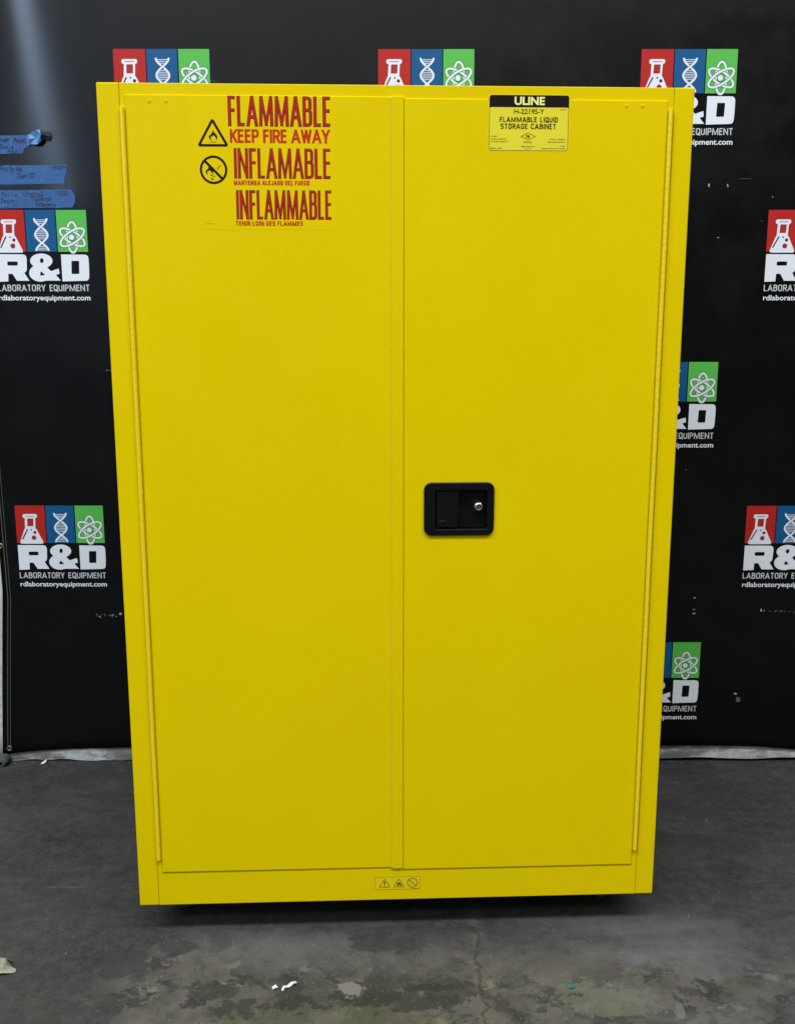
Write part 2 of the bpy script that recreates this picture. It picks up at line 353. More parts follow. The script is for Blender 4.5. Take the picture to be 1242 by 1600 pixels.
# stroke alphabet: w = width; 'p' path (rounded when r>0), 'd' diagonal, 'c' closed path
def rounded(P, r, closed=False):
    out = []; n = len(P)
    for i, c in enumerate(P):
        if not closed and i in (0, n-1): out.append(c); continue
        a, b = P[i-1], P[(i+1) % n]
        la, lb = math.hypot(a[0]-c[0], a[1]-c[1]), math.hypot(b[0]-c[0], b[1]-c[1])
        q = min(r, la*0.5, lb*0.5)
        p1 = (c[0]+(a[0]-c[0])/la*q, c[1]+(a[1]-c[1])/la*q); p2 = (c[0]+(b[0]-c[0])/lb*q, c[1]+(b[1]-c[1])/lb*q)
        for k in range(6):
            u = k/5; out.append(((1-u)**2*p1[0]+2*u*(1-u)*c[0]+u*u*p2[0], (1-u)**2*p1[1]+2*u*(1-u)*c[1]+u*u*p2[1]))
    return out
G = {
 'A': (1.3, [('d', (0, 0), (.5, 1)), ('d', (1, 0), (.5, 1)), ('p', [(.24, .28), (.76, .28)])]),
 'B': (1.0, [('s', 0), ('r', [(0, 1), (.93, 1), (.93, .55), (0, .55)]), ('r', [(0, .55), (1, .55), (1, 0), (0, 0)])]),
 'C': (.95, [('r', [(1, .80), (1, 1), (0, 1), (0, 0), (1, 0), (1, .20)])]),
 'D': (1.0, [('s', 0), ('r', [(0, 1), (1, 1), (1, 0), (0, 0)])]),
 'E': (.78, [('s', 0), ('p', [(0, 1), (1, 1)]), ('p', [(0, .53), (.92, .53)]), ('p', [(0, 0), (1, 0)])]),
 'F': (.74, [('s', 0), ('p', [(0, 1), (1, 1)]), ('p', [(0, .53), (.92, .53)])]),
 'G': (1.0, [('r', [(1, .80), (1, 1), (0, 1), (0, 0), (1, 0), (1, .47), (.55, .47)])]),
 'I': (0.0, [('s', 0)]),
 'J': (.6, [('r', [(1, 1), (1, 0), (0, 0), (0, .2)])]),
 'K': (.95, [('s', 0), ('d', (.10, .42), (1, 1)), ('d', (1, 0), (.32, .62))]),
 'L': (.76, [('s', 0), ('p', [(0, 0), (1, 0)])]),
 'M': (1.75, [('d', (0, 0), (.06, 1)), ('d', (1, 0), (.94, 1)), ('d', (.08, 1), (.5, .02), .8), ('d', (.92, 1), (.5, .02), .8)]),
 'N': (1.2, [('s', 0), ('s', 1), ('d', (0, 1), (1, 0), .85)]),
 'O': (1.05, [('c', [(0, 0), (0, 1), (1, 1), (1, 0)])]),
 'P': (.92, [('s', 0), ('r', [(0, 1), (1, 1), (1, .46), (0, .46)])]),
 'Q': (1.05, [('c', [(0, 0), (0, 1), (1, 1), (1, 0)]), ('d', (.6, .2), (1.05, -.12))]),
 'R': (.98, [('s', 0), ('r', [(0, 1), (1, 1), (1, .48), (0, .48)]), ('d', (.5, .48), (1, 0))]),
 'S': (.92, [('r', [(1, .82), (1, 1), (0, 1), (0, .52), (1, .52), (1, 0), (0, 0), (0, .18)])]),
 'T': (.95, [('p', [(0, 1), (1, 1)]), ('s', .5)]),
 'U': (1.0, [('r', [(0, 1), (0, 0), (1, 0), (1, 1)])]),
 'V': (1.1, [('d', (0, 1), (.5, 0)), ('d', (1, 1), (.5, 0))]),
 'W': (1.6, [('d', (0, 1), (.25, 0)), ('d', (.5, 1), (.25, 0)), ('d', (.5, 1), (.75, 0)), ('d', (1, 1), (.75, 0))]),
 'Y': (1.05, [('d', (0, 1), (.5, .42)), ('d', (1, 1), (.5, .42)), ('sh', .5, .44)]),
}
def signage(F, body, x0, x1, z0, z1, t, mt, layer=0, gap=0.55, grow=0.0, round_=0.5, space=0.9, drop=0.0):
    """condensed lettering; t stroke width; grow widens every stroke without moving it (outline pass); drop = z fall at the right end"""
    H = z1-z0
    tot = sum((G[c][0] if c != ' ' else space) for c in body)
    nl = len(body); fixed = sum(t for c in body if c != ' ')+gap*t*(nl-1)
    k = ((x1-x0)-fixed)/tot
    x = x0; T = t+grow; li = 0
    for c in body:
        if c == ' ': x += space*k+gap*t; continue
        wd, st = G[c]; W = wd*k; ox = x+t/2; dz = -drop*(x-x0)/(x1-x0)
        pt = lambda p: (ox+p[0]*W, z0+dz+t/2+p[1]*(H-t))
        for q, s_ in enumerate(st):
            ly = layer+((li*3+q) % 9); kind = s_[0]
            if kind in 'sh' or kind == 'sh':
                a = pt((s_[1], 0)); b = pt((s_[1], s_[2] if kind == 'sh' else 1))
                top = b[1]+(t/2 if kind == 's' else 0)+grow/2
                F.poly([(a[0]-T/2, a[1]-t/2-grow/2), (a[0]+T/2, a[1]-t/2-grow/2), (a[0]+T/2, top), (a[0]-T/2, top)], mt, ly)
            elif kind == 'd':
                a, b = pt(s_[1]), pt(s_[2])
                if a[1] > b[1]: a, b = b, a
                a_ = [a[0], a[1]]; b_ = [b[0], b[1]]; dx, dy = b[0]-a[0], b[1]-a[1]; l = math.hypot(dx, dy)
                ex = (t/2+grow/2)
                ea = ex; eb = ex
                A = (a[0]-dx/dy*ea, a[1]-ea); B = (b[0]+dx/dy*eb, b[1]+eb); hw = (t*(s_[3] if len(s_) > 3 else 1)+grow)*l/dy/2
                F.poly([(A[0]-hw, A[1]), (A[0]+hw, A[1]), (B[0]+hw, B[1]), (B[0]-hw, B[1])], mt, ly)
            else:
                P = [pt(p) for p in s_[1]]
                if kind == 'p':
                    a, b = P; sgn = 1 if b[0] > a[0] else -1
                    P = [(a[0]-sgn*grow/2, a[1]), (b[0]+sgn*(t*0.25+grow/2), b[1])]
                    if c == 'T': P = [(P[0][0]-t*.25, P[0][1]), P[1]]
                    F.strip(P, T, mt, ly)
                elif kind == 'r': F.strip(rounded(P, round_*max(W, t*1.2)), T, mt, ly)
                else: F.strip(rounded(P, round_*W, True), T, mt, ly, closed=True)
        x += W+t+gap*t; li += 1

# ------------------------------------------------------------------ setting
me = bpy.data.meshes.new('floor')
me.from_pydata([(-6, -9, 0), (6, -9, 0), (6, YW+0.05, 0), (-6, YW+0.05, 0)], [], [(0, 1, 2, 3)])
fl = link('floor', me, 'floor'); fl['kind'] = 'structure'
# wall: its lower edge stops just above the floor and leaves a dark joint
NX = 240; V = []; Fc = []
for i in range(NX+1):
    x = -3+6*i/NX
    low = 0.0035 if x < 0.2 else 0.011
    low += 0.0025*math.sin(x*23)+0.0018*math.sin(x*57+1)*(1 if x < 0 else 0.2)
    V += [(x, YW, max(low, 0.001)), (x, YW, 3.2), (x, YW+0.02, max(low, 0.001))]
for i in range(NX):
    a = 3*i; Fc += [(a, a+3, a+4, a+1), (a+2, a+5, a+3, a)]
me = bpy.data.meshes.new('wall'); me.from_pydata(V, [], Fc)
wl = link('wall', me, 'wall'); wl['kind'] = 'structure'
jb = box('wall_joint', -3, 3, YW+0.02, YW+0.04, -0.01, 0.03, 'void'); jb['kind'] = 'structure'

# ------------------------------------------------------------------ banner
def swell(x, z):      # how far the banner stands off the wall
    a = 0.006+0.0025*math.sin(2.1*x+0.6)*math.cos(1.3*z)
    a += 0.004*math.exp(-((z-0.05)/0.10)**2)*(0.5+0.5*math.cos(x*2.6+0.3))
    e = x-(-1.150)
    a += 0.004*math.exp(-(e/0.10)**2)*math.sin(z*5.0+0.5)
    return max(a, 0.002)
def left_edge(z):
    return -1.170+0.036*min(z, 0.8)/0.5 if z < 0.5 else -1.134-0.004*math.sin((z-0.5)*3)
def bottom(x):
    pts = [(-1.18, 0.020), (-1.153, 0.0265), (-1.067, 0.0355), (-0.95, 0.041), (-0.792, 0.0455), (-0.3, 0.055), (0.3, 0.056), (0.777, 0.0545), (0.902, 0.0542), (0.98, 0.053), (1.053, 0.0505), (1.171, 0.0405), (1.3, 0.030), (1.5, 0.045), (2.0, 0.05)]
    for (a, b), (c, d) in zip(pts, pts[1:]):
        if x <= c: return b+(d-b)*(x-a)/(c-a)
    return pts[-1][1]
NXB, NZB = 150, 110; V = []; Fc = []
for j in range(NZB+1):
    v = (j/NZB)
    for i in range(NXB+1):
        u = i/NXB; zz = 2.75*v
        xl = left_edge(zz); x = xl+(1.95-xl)*u; zb = bottom(x); z = zb+(2.75-zb)*v
        V.append((x, YW-swell(x, z), z))
for j in range(NZB):
    for i in range(NXB):
        a = j*(NXB+1)+i; Fc.append((a, a+1, a+NXB+2, a+NXB+1))
me = bpy.data.meshes.new('vinyl_sheet'); me.from_pydata(V, [], Fc)
banner = empty('backdrop_banner', 'black vinyl banner with repeated laboratory equipment logos, hung on the wall behind the cabinet', 'banner', (0, YW, 0))
sheet = link('vinyl_sheet', me, 'vinyl', banner, smooth=True, loc=(0, -YW, 0))
mod = sheet.modifiers.new('thickness', 'SOLIDIFY'); mod.thickness = 0.0008; mod.offset = 1 if False else -1

def world_print(y_extra): return Flat(YW-y_extra, surf=swell)
# hem weld along the left edge
F = world_print(0.0006)
for dx, tt in ((0.014, 0.0022), (0.022, 0.0014)):
    F.strip([(left_edge(z)+dx, z) for z in [0.05+0.05*k for k in range(52)]], tt, 'scuff_dim')
o = F.build('hem', banner); o.location = (0, -YW, 0)
# logos
SX, SZ = 0.2486/762, 0.00185/5.4
def logo_meshes():
    """meshes local to the top-left corner of the logo; x right, z down negative. units: traced pixels"""
    T = lambda x, y: (x*SX, -y*SZ)
    def flat(): return Flat(0.0)
    out = []
    lay = 10
    # tiles
    for nm, mt, a, b in (('red_tile', 'tile_red', 0, 256), ('blue_tile', 'tile_blue', 264, 508), ('green_tile', 'tile_green', 517, 762)):
        F = flat(); F.poly([T(a, 315), T(b, 315), T(b, 0), T(a, 0)], mt, 0); out.append((nm, F))
    # flask  (traced on x0 = 135, y0 = 157, leaning removed)
    def q(x, y): return T(x-135-(y-157)*0.049, y-157)
    F = flat(); L = 12
    def rr(x0, x1, y0, y1, r, mt, l): F.poly([q(x, y) for x, y in rrect(x0, x1, y0, y1, r, 5)], mt, l)
    body = rounded([(222, 340), (312, 340), (388, 479), (172, 479)], 26, True)
    F.poly([q(x, y) for x, y in body], 'white_print', L)
    rr(222, 312, 245, 352, 2, 'white_print', L+1); rr(203, 328, 228, 262, 15, 'white_print', L+2)
    F.strip([q(230, 246), q(305, 246)], 5*SX, 'tile_maroon', L+4)
    rr(243, 295, 266, 330, 2, 'tile_maroon', L+3); rr(247, 292, 270, 327, 2, 'tile_red', L+4)
    F.strip([q(243, 356), q(199, 442)], 11*SX, 'tile_maroon', L+5)
    F.poly(circ(*q(276, 361), 7*SX, n=14), 'tile_maroon', L+5)
    F.poly(circ(*q(307, 383), 13*SX, n=18), 'tile_maroon', L+5)
    F.poly(circ(*q(298, 428), 20*SX, n=22), 'tile_maroon', L+5); F.poly(circ(*q(298, 428), 15*SX, n=22), 'tile_red', L+6)
    out.append(('flask_symbol', F))
    # double helix
    F = flat()
    def hx(y, s): return 526+(y-222)*0.055+s*51*math.cos((y-222)*math.pi/122)
    for y in (232, 245, 258, 309, 322, 335, 348, 361, 374, 432, 445, 458):
        a, b = sorted((hx(y, -1), hx(y, 1)))
        if b-a > 34: F.strip([q(a, y), q(b, y)], 5.0*SZ, 'white_print', L)
    ys = [219+3.0*k for k in range(83)]
    def seg(s, y0, y1, l, wdt, mt):
        F.strip([q(hx(y, s), y) for y in ys if y0 <= y <= y1], wdt*SX, mt, l)
    seg(-1, 215, 470, L+1, 15, 'white_print')
    seg(1, 262, 304, L+2, 22, 'tile_blue'); seg(1, 215, 345, L+3, 15, 'white_print')
    seg(1, 345, 470, L+3, 15, 'white_print')
    out.append(('helix_symbol', F))
    # atom
    F = flat(); c = q(785, 362)
    for k, rot in enumerate((90, -32, 32)):
        E_ = circ(c[0], c[1], 113*SX if k else 115*SZ, 45*SX if k else 44*SX, 44, rot=math.radians(rot))
        F.strip(E_, 27*SX, 'tile_darkgreen', L+k*3, True); F.strip(E_, 16*SX, 'white_print', L+k*3+1, True)
    # the upright ring passes over on its right side
    E_ = circ(c[0], c[1], 115*SZ, 44*SX, 14, -60, 30, rot=math.radians(90))
    F.strip(E_, 16*SX, 'white_print', L+10)
    F.poly(circ(c[0]-6*SX, c[1], 29*SX, n=22), 'tile_darkgreen', L+12); F.poly(circ(c[0]-6*SX, c[1], 22*SX, n=22), 'white_print', L+13)
    out.append(('atom_symbol', F))
    # R & D
    F = flat()
    def g(x, y): return T(x-135-(y-157)*0.045, y-157)
    R_ = [(153, 490)]+[(x, y) for x, y in rounded([(330, 490), (405, 492), (407, 560), (405, 625), (360, 640)], 45)][1:-1]+[(383, 632), (425, 693), (322, 693), (286, 640), (252, 640), (252, 698), (162, 702)]
    F.poly([g(x-(0), y) for x, y in R_], 'white_print', L)
    F.poly([g(x, y) for x, y in rrect(247, 332, 546, 577, 9, 3)], 'vinyl', L+2)
    # ampersand: two bowls, a leg and an arm
    F.poly([g(x, y) for x, y in circ(526, 541, 92, 56, 30)], 'white_print', L)
    F.poly([g(x, y) for x, y in circ(516, 634, 92, 66, 30)], 'white_print', L+1)
    F.poly([g(x, y) for x, y in ((478, 540), (560, 560), (684, 692), (588, 692), (530, 640), (470, 600))], 'white_print', L+2)
    F.poly([g(x, y) for x, y in ((560, 640), (596, 620), (668, 600), (674, 640), (648, 646), (610, 690), (540, 694))], 'white_print', L+3)
    F.poly([g(x, y) for x, y in circ(530, 539, 15, 19, 16)], 'vinyl', L+5)
    F.poly([g(x, y) for x, y in rounded([(520, 618), (556, 650), (512, 654)], 12, True)], 'vinyl', L+5)
    # gap between upper bowl and the arm
    F.poly([g(x, y) for x, y in ((572, 590), (640, 575), (668, 598), (604, 620))], 'vinyl', L+6)
    D_ = [(688, 492)]+rounded([(800, 492), (912, 494), (916, 560), (918, 640), (915, 692), (800, 695)], 48)[1:-1]+[(697, 698)]
    F.poly([g(x, y) for x, y in D_], 'white_print', L)
    F.poly([g(x, y) for x, y in rrect(773, 836, 541, 641, 5, 3)], 'vinyl', L+2)
    out.append(('initials', F))
    # words
    F = flat(); z1, z0 = -(723-157)*SZ, -(773-157)*SZ
    x0 = (165-135-30)*SX+0.0005; x1 = (922-135-30)*SX
    signage(F, 'LABORATORY EQUIPMENT', x0, x1, z0, z1, 7.8*SX, 'grey_print', L, gap=0.85, round_=0.42, space=.85)
    out.append(('company_name', F))
    F = flat()
    F.text('rdlaboratoryequipment.com', x0, x1+0.001, -(857-157)*SZ, -(803-157)*SZ, 'white_print', L, off=0.018)
    out.append(('web_address', F))
    return [(n, f.mesh(n), f.mats) for n, f in out]
LM = logo_meshes()
for n_, me_, mats_ in LM:
    for k in mats_: me_.materials.append(M[k])
TX, TZ, LX0, LZ0 = 0.3424, 0.4003, -0.7388, 1.8985+H0
for j in range(-1, 5):
    for i in range(-1, 8):
        if (i+j) % 2: continue
        x, z = LX0+i*TX, LZ0-j*TZ
        if z > 2.7 or x > 1.65: continue
        r = bpy.data.objects.new('printed_logo', None); COL.objects.link(r); r.parent = banner
        dx_ = {(4, 0): -.004, (4, 2): -.007, (4, 4): -.009, (5, 1): .009, (5, 3): .004}.get((i, j), 0); x += dx_; r.location = (x, 0, z)
        s0 = swell(x+.124, z-.12); gx_ = (swell(x+.224, z-.12)-swell(x+.024, z-.12))/.2; gz_ = (swell(x+.124, z-.02)-swell(x+.124, z-.22))/.2
        for n_, me_, mats_ in LM:
            # conform a copy of the print to the banner's gentle swell
            mm = me_.copy()
            for v in mm.vertices: v.co.y += -(s0+gx_*(v.co.x-.124)+gz_*(v.co.z+.12))-0.0016
            o = bpy.data.objects.new(n_, mm); COL.objects.link(o); o.parent = r
# grommets
def ring(name, R, rr_, parent, loc, mt, hole=True):
    bm = bmesh.new(); n, k = 28, 8; vs = []
    for i in range(n):
        a = 2*math.pi*i/n
        vs.append([bm.verts.new(((R+rr_*math.cos(2*math.pi*q/k))*math.cos(a), rr_*0.6*math.sin(2*math.pi*q/k), (R+rr_*math.cos(2*math.pi*q/k))*math.sin(a))) for q in range(k)])
    for i in range(n):
        for q in range(k): bm.faces.new((vs[i][q], vs[(i+1) % n][q], vs[(i+1) % n][(q+1) % k], vs[i][(q+1) % k]))
    bmesh.ops.recalc_face_normals(bm, faces=bm.faces[:])
    me = bpy.data.meshes.new(name); bm.to_mesh(me); bm.free()
    return link(name, me, mt, parent, True, loc)
for gx, gz in ((-1.148, 0.043), (-1.1315, 0.6546)):
    yy = -swell(gx, gz)-0.001
    gr = ring('grommet', 0.0062, 0.0028, banner, (gx, yy, gz), 'brass')
    F = Flat(0.0); F.poly(circ(0, 0, 0.0052, n=18), 'dark_steel'); o = F.build('screw_head', gr); o.location = (0, 0.0004, 0)
# scuffs and rubbed spots on the vinyl, each an irregular flake
def blot(F, cx, cz, w_, h_, mt, layer=0, n=9):
    P = []
    for k in range(n):
        a = 2*math.pi*k/n; r = random.uniform(0.45, 1.0)
        P.append((cx+w_*r*math.cos(a), cz+h_*r*math.sin(a)))
    F.poly(P, mt, layer)
F = world_print(0.0013)
for (cx, cz, w_, h_, mt) in ((0.8199, 1.636, .0035, .008, 'scuff'), (0.8691, 1.636, .0025, .006, 'scuff'), (0.852, 1.502, .004, .0018, 'scuff'),
        (0.99, 1.606, .0022, .002, 'scuff'), (0.965, 1.545, .003, .0016, 'scuff_dim'), (-0.262, 1.862, .0035, .008, 'scuff'), (0.99, .198, .010, .012, 'scuff_dim'), (0.980, .215, .006, .004, 'scuff'),
        (-0.80, .455, .006, .005, 'scuff'), (-0.80, 1.150, .003, .0014, 'scuff'), (-0.79, 1.150, .010, .0010, 'scuff_dim'), (0.845, .505, .006, .003, 'scuff'), (0.845, .470, .008, .003, 'scuff_dim'), (0.845, .458, .007, .003, 'scuff'), (0.80, .875, .002, .002, 'scuff')):
    blot(F, cx, cz, w_, h_, mt)
for k in range(16): blot(F, random.uniform(-0.87, -0.775), 0.452+random.gauss(0, .0045), random.uniform(.001, .0035), random.uniform(.001, .003), random.choice(['scuff', 'scuff_dim']), k % 5)
for k in range(22):
    x = 1.040+0.11*random.random()**0.8; blot(F, x, 0.466-0.02*(x-1.04)+random.gauss(0, .002), random.uniform(.001, .003), random.uniform(.001, .004), 'scuff' if x < 1.055 else 'scuff_dim', k % 5)
blot(F, 1.037, 0.467, .003, .006, 'scuff', 6); blot(F, 1.163, 0.461, .0025, .003, 'scuff', 6)
for k in range(34): blot(F, random.uniform(-1.1, 1.25), random.uniform(0.1, 2.2), random.uniform(.0006, .0016), random.uniform(.0005, .0013), 'scuff_dim', k % 5)
for (x, z, l) in ((0.90, 1.652, .03), (-0.50, 1.895, .03), (0.13, 1.905, .02), (1.04, 1.85, .004)):
    F.strip([(x, z), (x+l*.5, z+.0008), (x+l, z)], .0010, 'scuff_dim', 7)
F.strip([(1.085, 1.868), (1.084, 1.84)], .0010, 'scuff_dim', 7)
o = F.build('scuff_marks', banner); o.location = (0, -YW, 0); o['kind'] = 'stuff'

# masking tapes with marker notes
def torn(x0, x1, zt, zb, seed, roundr=0.0):
    rnd = random.Random(seed); P = []
    n = 26
    for k in range(n+1): P.append((x0+(x1-x0-roundr)*k/n, zt[0]+(zt[1]-zt[0])*k/n+rnd.gauss(0, .0004)))
    m_ = 9
    for k in range(1, m_):
        u = k/m_; x = x1-roundr*(abs(2*u-1)**2.5)+rnd.uniform(-.0022, .0012)*(1 if not roundr else .4)-u*(0.012 if not roundr else 0)
        P.append((x, zt[1]+(zb[1]-zt[1])*u))
    for k in range(n+1): P.append((x1-roundr-(0.012 if not roundr else 0)-(x1-roundr-x0)*k/n, zb[1]+(zb[0]-zb[1])*k/n+rnd.gauss(0, .0003)))
    return P
def tape(label, P, notes, off=0.0020, extra=None):
    root = empty('masking_tape', label, 'tape', (0, YW, 0), group='strips of blue masking tape stuck on the banner')
    F = world_print(off); F.poly(P, 'tape'); o = F.build('tape_strip', root); o.location = (0, -YW, 0)
    sm_ = o.modifiers.new('thickness', 'SOLIDIFY'); sm_.thickness = 0.0004; sm_.offset = -1
    F = world_print(off+0.0006)
    for body, x0, x1, z0, z1, th in notes: F.text(body, x0, x1, z0, z1, 'ink', 0, off=th, shear=0.25, jitter=0.0012)
    if extra: extra(F)
    o = F.build('handwriting', root); o.location = (0, -YW, 0)
    return root
tp1 = tape('torn blue tape strip with crumpled end, topmost of three on the banner',
     [(-1.11, 1.759), (-1.05, 1.7608), (-1.01, 1.7615), (-0.979, 1.762), (-0.973, 1.7600), (-0.970, 1.740), (-0.976, 1.733), (-0.985, 1.728), (-0.989, 1.716), (-1.02, 1.7155), (-1.11, 1.713)],
     [('Pwder', -1.052, -1.022, 1.744, 1.757, .012), ('Point', -1.012, -0.980, 1.742, 1.755, .012), ('Bics-e', -1.050, -1.012, 1.728, 1.740, .0), ('Adult', -1.030, -1.000, 1.717, 1.727, 0), ('1', -.995, -.992, 1.722, 1.732, .01)])
# crumpled, lifted end: a faceted little sheet
rows = [[(-0.978, 0, 1.7615), (-0.976, 0, 1.748), (-0.975, 0, 1.735)],
        [(-0.966, .006, 1.7640), (-0.964, .013, 1.750), (-0.965, .007, 1.7385)],
        [(-0.955, .011, 1.7700), (-0.951, .008, 1.754), (-0.955, .012, 1.7370)],
        [(-0.944, .018, 1.7725), (-0.940, .017, 1.759), (-0.943, .017, 1.7365)],
        [(-0.936, .012, 1.7735), (-0.931, .024, 1.760), (-0.934, .016, 1.7440)],
        [(-0.926, .008, 1.7690), (-0.919, .010, 1.7590), (-0.927, .012, 1.7500)],
        [(-0.914, .004, 1.7700), (-0.910, .003, 1.7580), (-0.915, .004, 1.7470)]]
bm = bmesh.new(); g_ = [[bm.verts.new((x, -0.009-d, z)) for x, d, z in r] for r in rows]
for a in range(len(rows)-1):
    for b in range(2):
        q4 = (g_[a][b], g_[a][b+1], g_[a+1][b+1], g_[a+1][b])
        if a >= 4: fce = bm.faces.new(q4); fce.material_index = 1
        else:
            bm.faces.new((q4[0], q4[1], q4[2]) if (a+b) % 2 else (q4[0], q4[1], q4[3])); bm.faces.new((q4[0], q4[2], q4[3]) if (a+b) % 2 else (q4[1], q4[2], q4[3]))
me = bpy.data.meshes.new('crumpled_end'); bm.to_mesh(me); bm.free()
o = link('crumpled_end', me, ['tape_lit', 'ink'], tp1); md_ = o.modifiers.new('thickness', 'SOLIDIFY'); md_.thickness = 0.0005
tape('blue tape strip with a short marker note, the middle one of three on the banner', torn(-1.13, -0.874, (1.685, 1.6883), (1.6365, 1.640), 3),
     [('Pics to tel', -1.056, -0.992, 1.671, 1.686, .004), ('Town TO', -1.008, -0.962, 1.653, 1.667, .006), ('9/20', -.912, -.884, 1.676, 1.686, 0), ('~', -.884, -.878, 1.680, 1.6845, .03)])
tape('blue tape strip with three lines of marker handwriting, lowest of three, overlapping the logo', torn(-1.13, -0.858, (1.622, 1.6252), (1.576, 1.579), 5, roundr=0.010),
     [('Pics - e', -1.052, -1.012, 1.606, 1.618, .004), ('Tested -', -1.056, -1.000, 1.589, 1.602, .004), ('Untested', -0.994, -0.941, 1.606, 1.6215, .006), ('Townto', -0.974, -0.922, 1.595, 1.608, .006), ('Western', -0.964, -0.910, 1.581, 1.593, .006), ('12/22', -.905, -.876, 1.611, 1.621, 0)], off=0.0032)

# ------------------------------------------------------------------ floor bracket and debris
br = empty('floor_bracket', 'small grey bracket with a dark bolt hole at the left foot of the wall', 'bracket', (-1.165, YW-0.03, 0))
loft('bracket_body', [(circ(0, .014, .006, n=16), .022), (circ(0, .014, .020, .014, n=16), .022), (circ(0, .013, .020, .0135, n=16), -.004), (circ(-0.001, .012, .016, .011, n=16), -.014), (circ(0, .010, .009, .007, n=16), -.0145), (circ(0, .010, .0085, .0065, n=16), .004)], 'rubber', br, True, True)
F = Flat(-0.001); F.poly(circ(0, .010, .0086, .0066, n=16), 'void'); F.build('bolt_hole', br)

def scrap(name, label, cat, loc, pts, tris, mt, group=None, th=0.0006):
    me = bpy.data.meshes.new(name); me.from_pydata(pts, [], tris); me.update()
    o = link(name, me, mt, loc=loc); o.scale = (.85, .85, 1) if mt == 'paper' else (1, 1, 1); s = o.modifiers.new('thickness', 'SOLIDIFY'); s.thickness = th
    return tag(o, label, cat, group)
scrap('paper_scrap', 'long twisted white paper scrap on the floor below the cabinet', 'scrap', (-0.2145, -0.186, 0.002),
      [(-.0165, -.014, 0), (-.010, -.010, .004), (.001, -.004, .002), (.010, .004, .005), (.0165, .012, .001), (.013, .016, .003), (.003, .008, .006), (-.006, .000, .003), (-.013, -.003, .005), (-.0175, -.008, .001), (-.0125, -.015, .001)],
      [(0, 1, 8), (1, 2, 7), (2, 3, 6), (3, 4, 5), (3, 5, 6), (2, 6, 7), (1, 7, 8), (0, 8, 9), (0, 10, 1)], 'paper')
scrap('paper_scrap', 'tiny star-shaped white paper scrap left of the long scrap', 'scrap', (-0.242, -0.187, 0.002),
      [(-.006, -.008, 0), (.003, -.007, .003), (.007, -.002, .001), (.002, .001, .004), (-.001, .010, .001), (-.003, .001, .003), (-.008, .001, .001)],
      [(0, 1, 5), (1, 2, 3), (1, 3, 5), (3, 4, 5), (0, 5, 6)], 'paper')
scrap('crumpled_paper', 'crumpled grubby beige paper lying on the floor at the left edge', 'scrap', (-0.805, -0.14, 0.001),
      [(-.04, -.030, 0), (-.02, -.032, .003), (.000, -.018, .006), (.012, -.012, .006), (.032, -.006, .002), (.036, .000, .001), (.034, .006, .003), (.018, .003, .013), (.013, .012, .022), (.020, .030, .004), (.004, .036, .006), (-.020, .022, .020), (-.04, .010, .016), (.026, .012, .001)],
      [(0, 1, 12), (1, 2, 12), (2, 11, 12), (2, 8, 11), (2, 3, 8), (3, 7, 8), (3, 4, 7), (4, 6, 7), (4, 5, 6), (8, 10, 11), (8, 9, 10), (7, 13, 8)], 'dirty_paper')
scrap('plastic_chip', 'small teal plastic chip on the floor, right of the crack', 'scrap', (0.338, -0.186, 0.002),
      [(-.008, -.003, 0), (.002, -.005, .002), (.008, -.002, .001), (.007, .003, .002), (-.002, .005, .004), (-.007, .003, .001)], [(0, 1, 4), (1, 2, 3), (1, 3, 4), (0, 4, 5)], 'teal')
scrap('paint_flake', 'curled white paint flake on the floor at the wall base, left of the cabinet', 'flake', (-1.045, YW-0.022, 0.002),
      [(-.010, -.004, 0), (.002, -.003, .001), (.009, .001, .006), (.010, .006, .012), (-.002, .004, .006), (-.009, .002, .001)], [(0, 1, 4), (1, 2, 3), (1, 3, 4), (0, 4, 5)], 'paper')
# loose grit as one piece of stuff
V = []; Fc = []
rg = random.Random(11)
for k in range(900):
    if k < 500: x = rg.uniform(-0.5, 0.75); y = rg.uniform(-0.32, -0.02)
    else: x = rg.uniform(-1.2, 1.2); y = rg.uniform(-0.35, 0.82)
    if k > 760: y = YW-abs(rg.gauss(0, .012)); x = rg.uniform(-1.25, -0.6) if rg.random() < .6 else rg.uniform(0.7, 1.3)
    r = rg.uniform(.0005, .0016)*(1.6 if rg.random() < .06 else 1); i0 = len(V); a = rg.uniform(0, 6)
    for q in range(3): V.append((x+r*math.cos(a+q*2.1)*rg.uniform(.7, 1.3), y+r*math.sin(a+q*2.1)*rg.uniform(.7, 1.3), 0.0002))
    V.append((x, y, r*rg.uniform(.5, .9)))
    Fc += [(i0, i0+1, i0+3), (i0+1, i0+2, i0+3), (i0+2, i0, i0+3)]
me = bpy.data.meshes.new('floor_grit'); me.from_pydata(V, [], Fc)
o = link('floor_grit', me, 'grit'); o['kind'] = 'stuff'; tag(o, 'fine pale grit scattered over the concrete floor', 'grit')

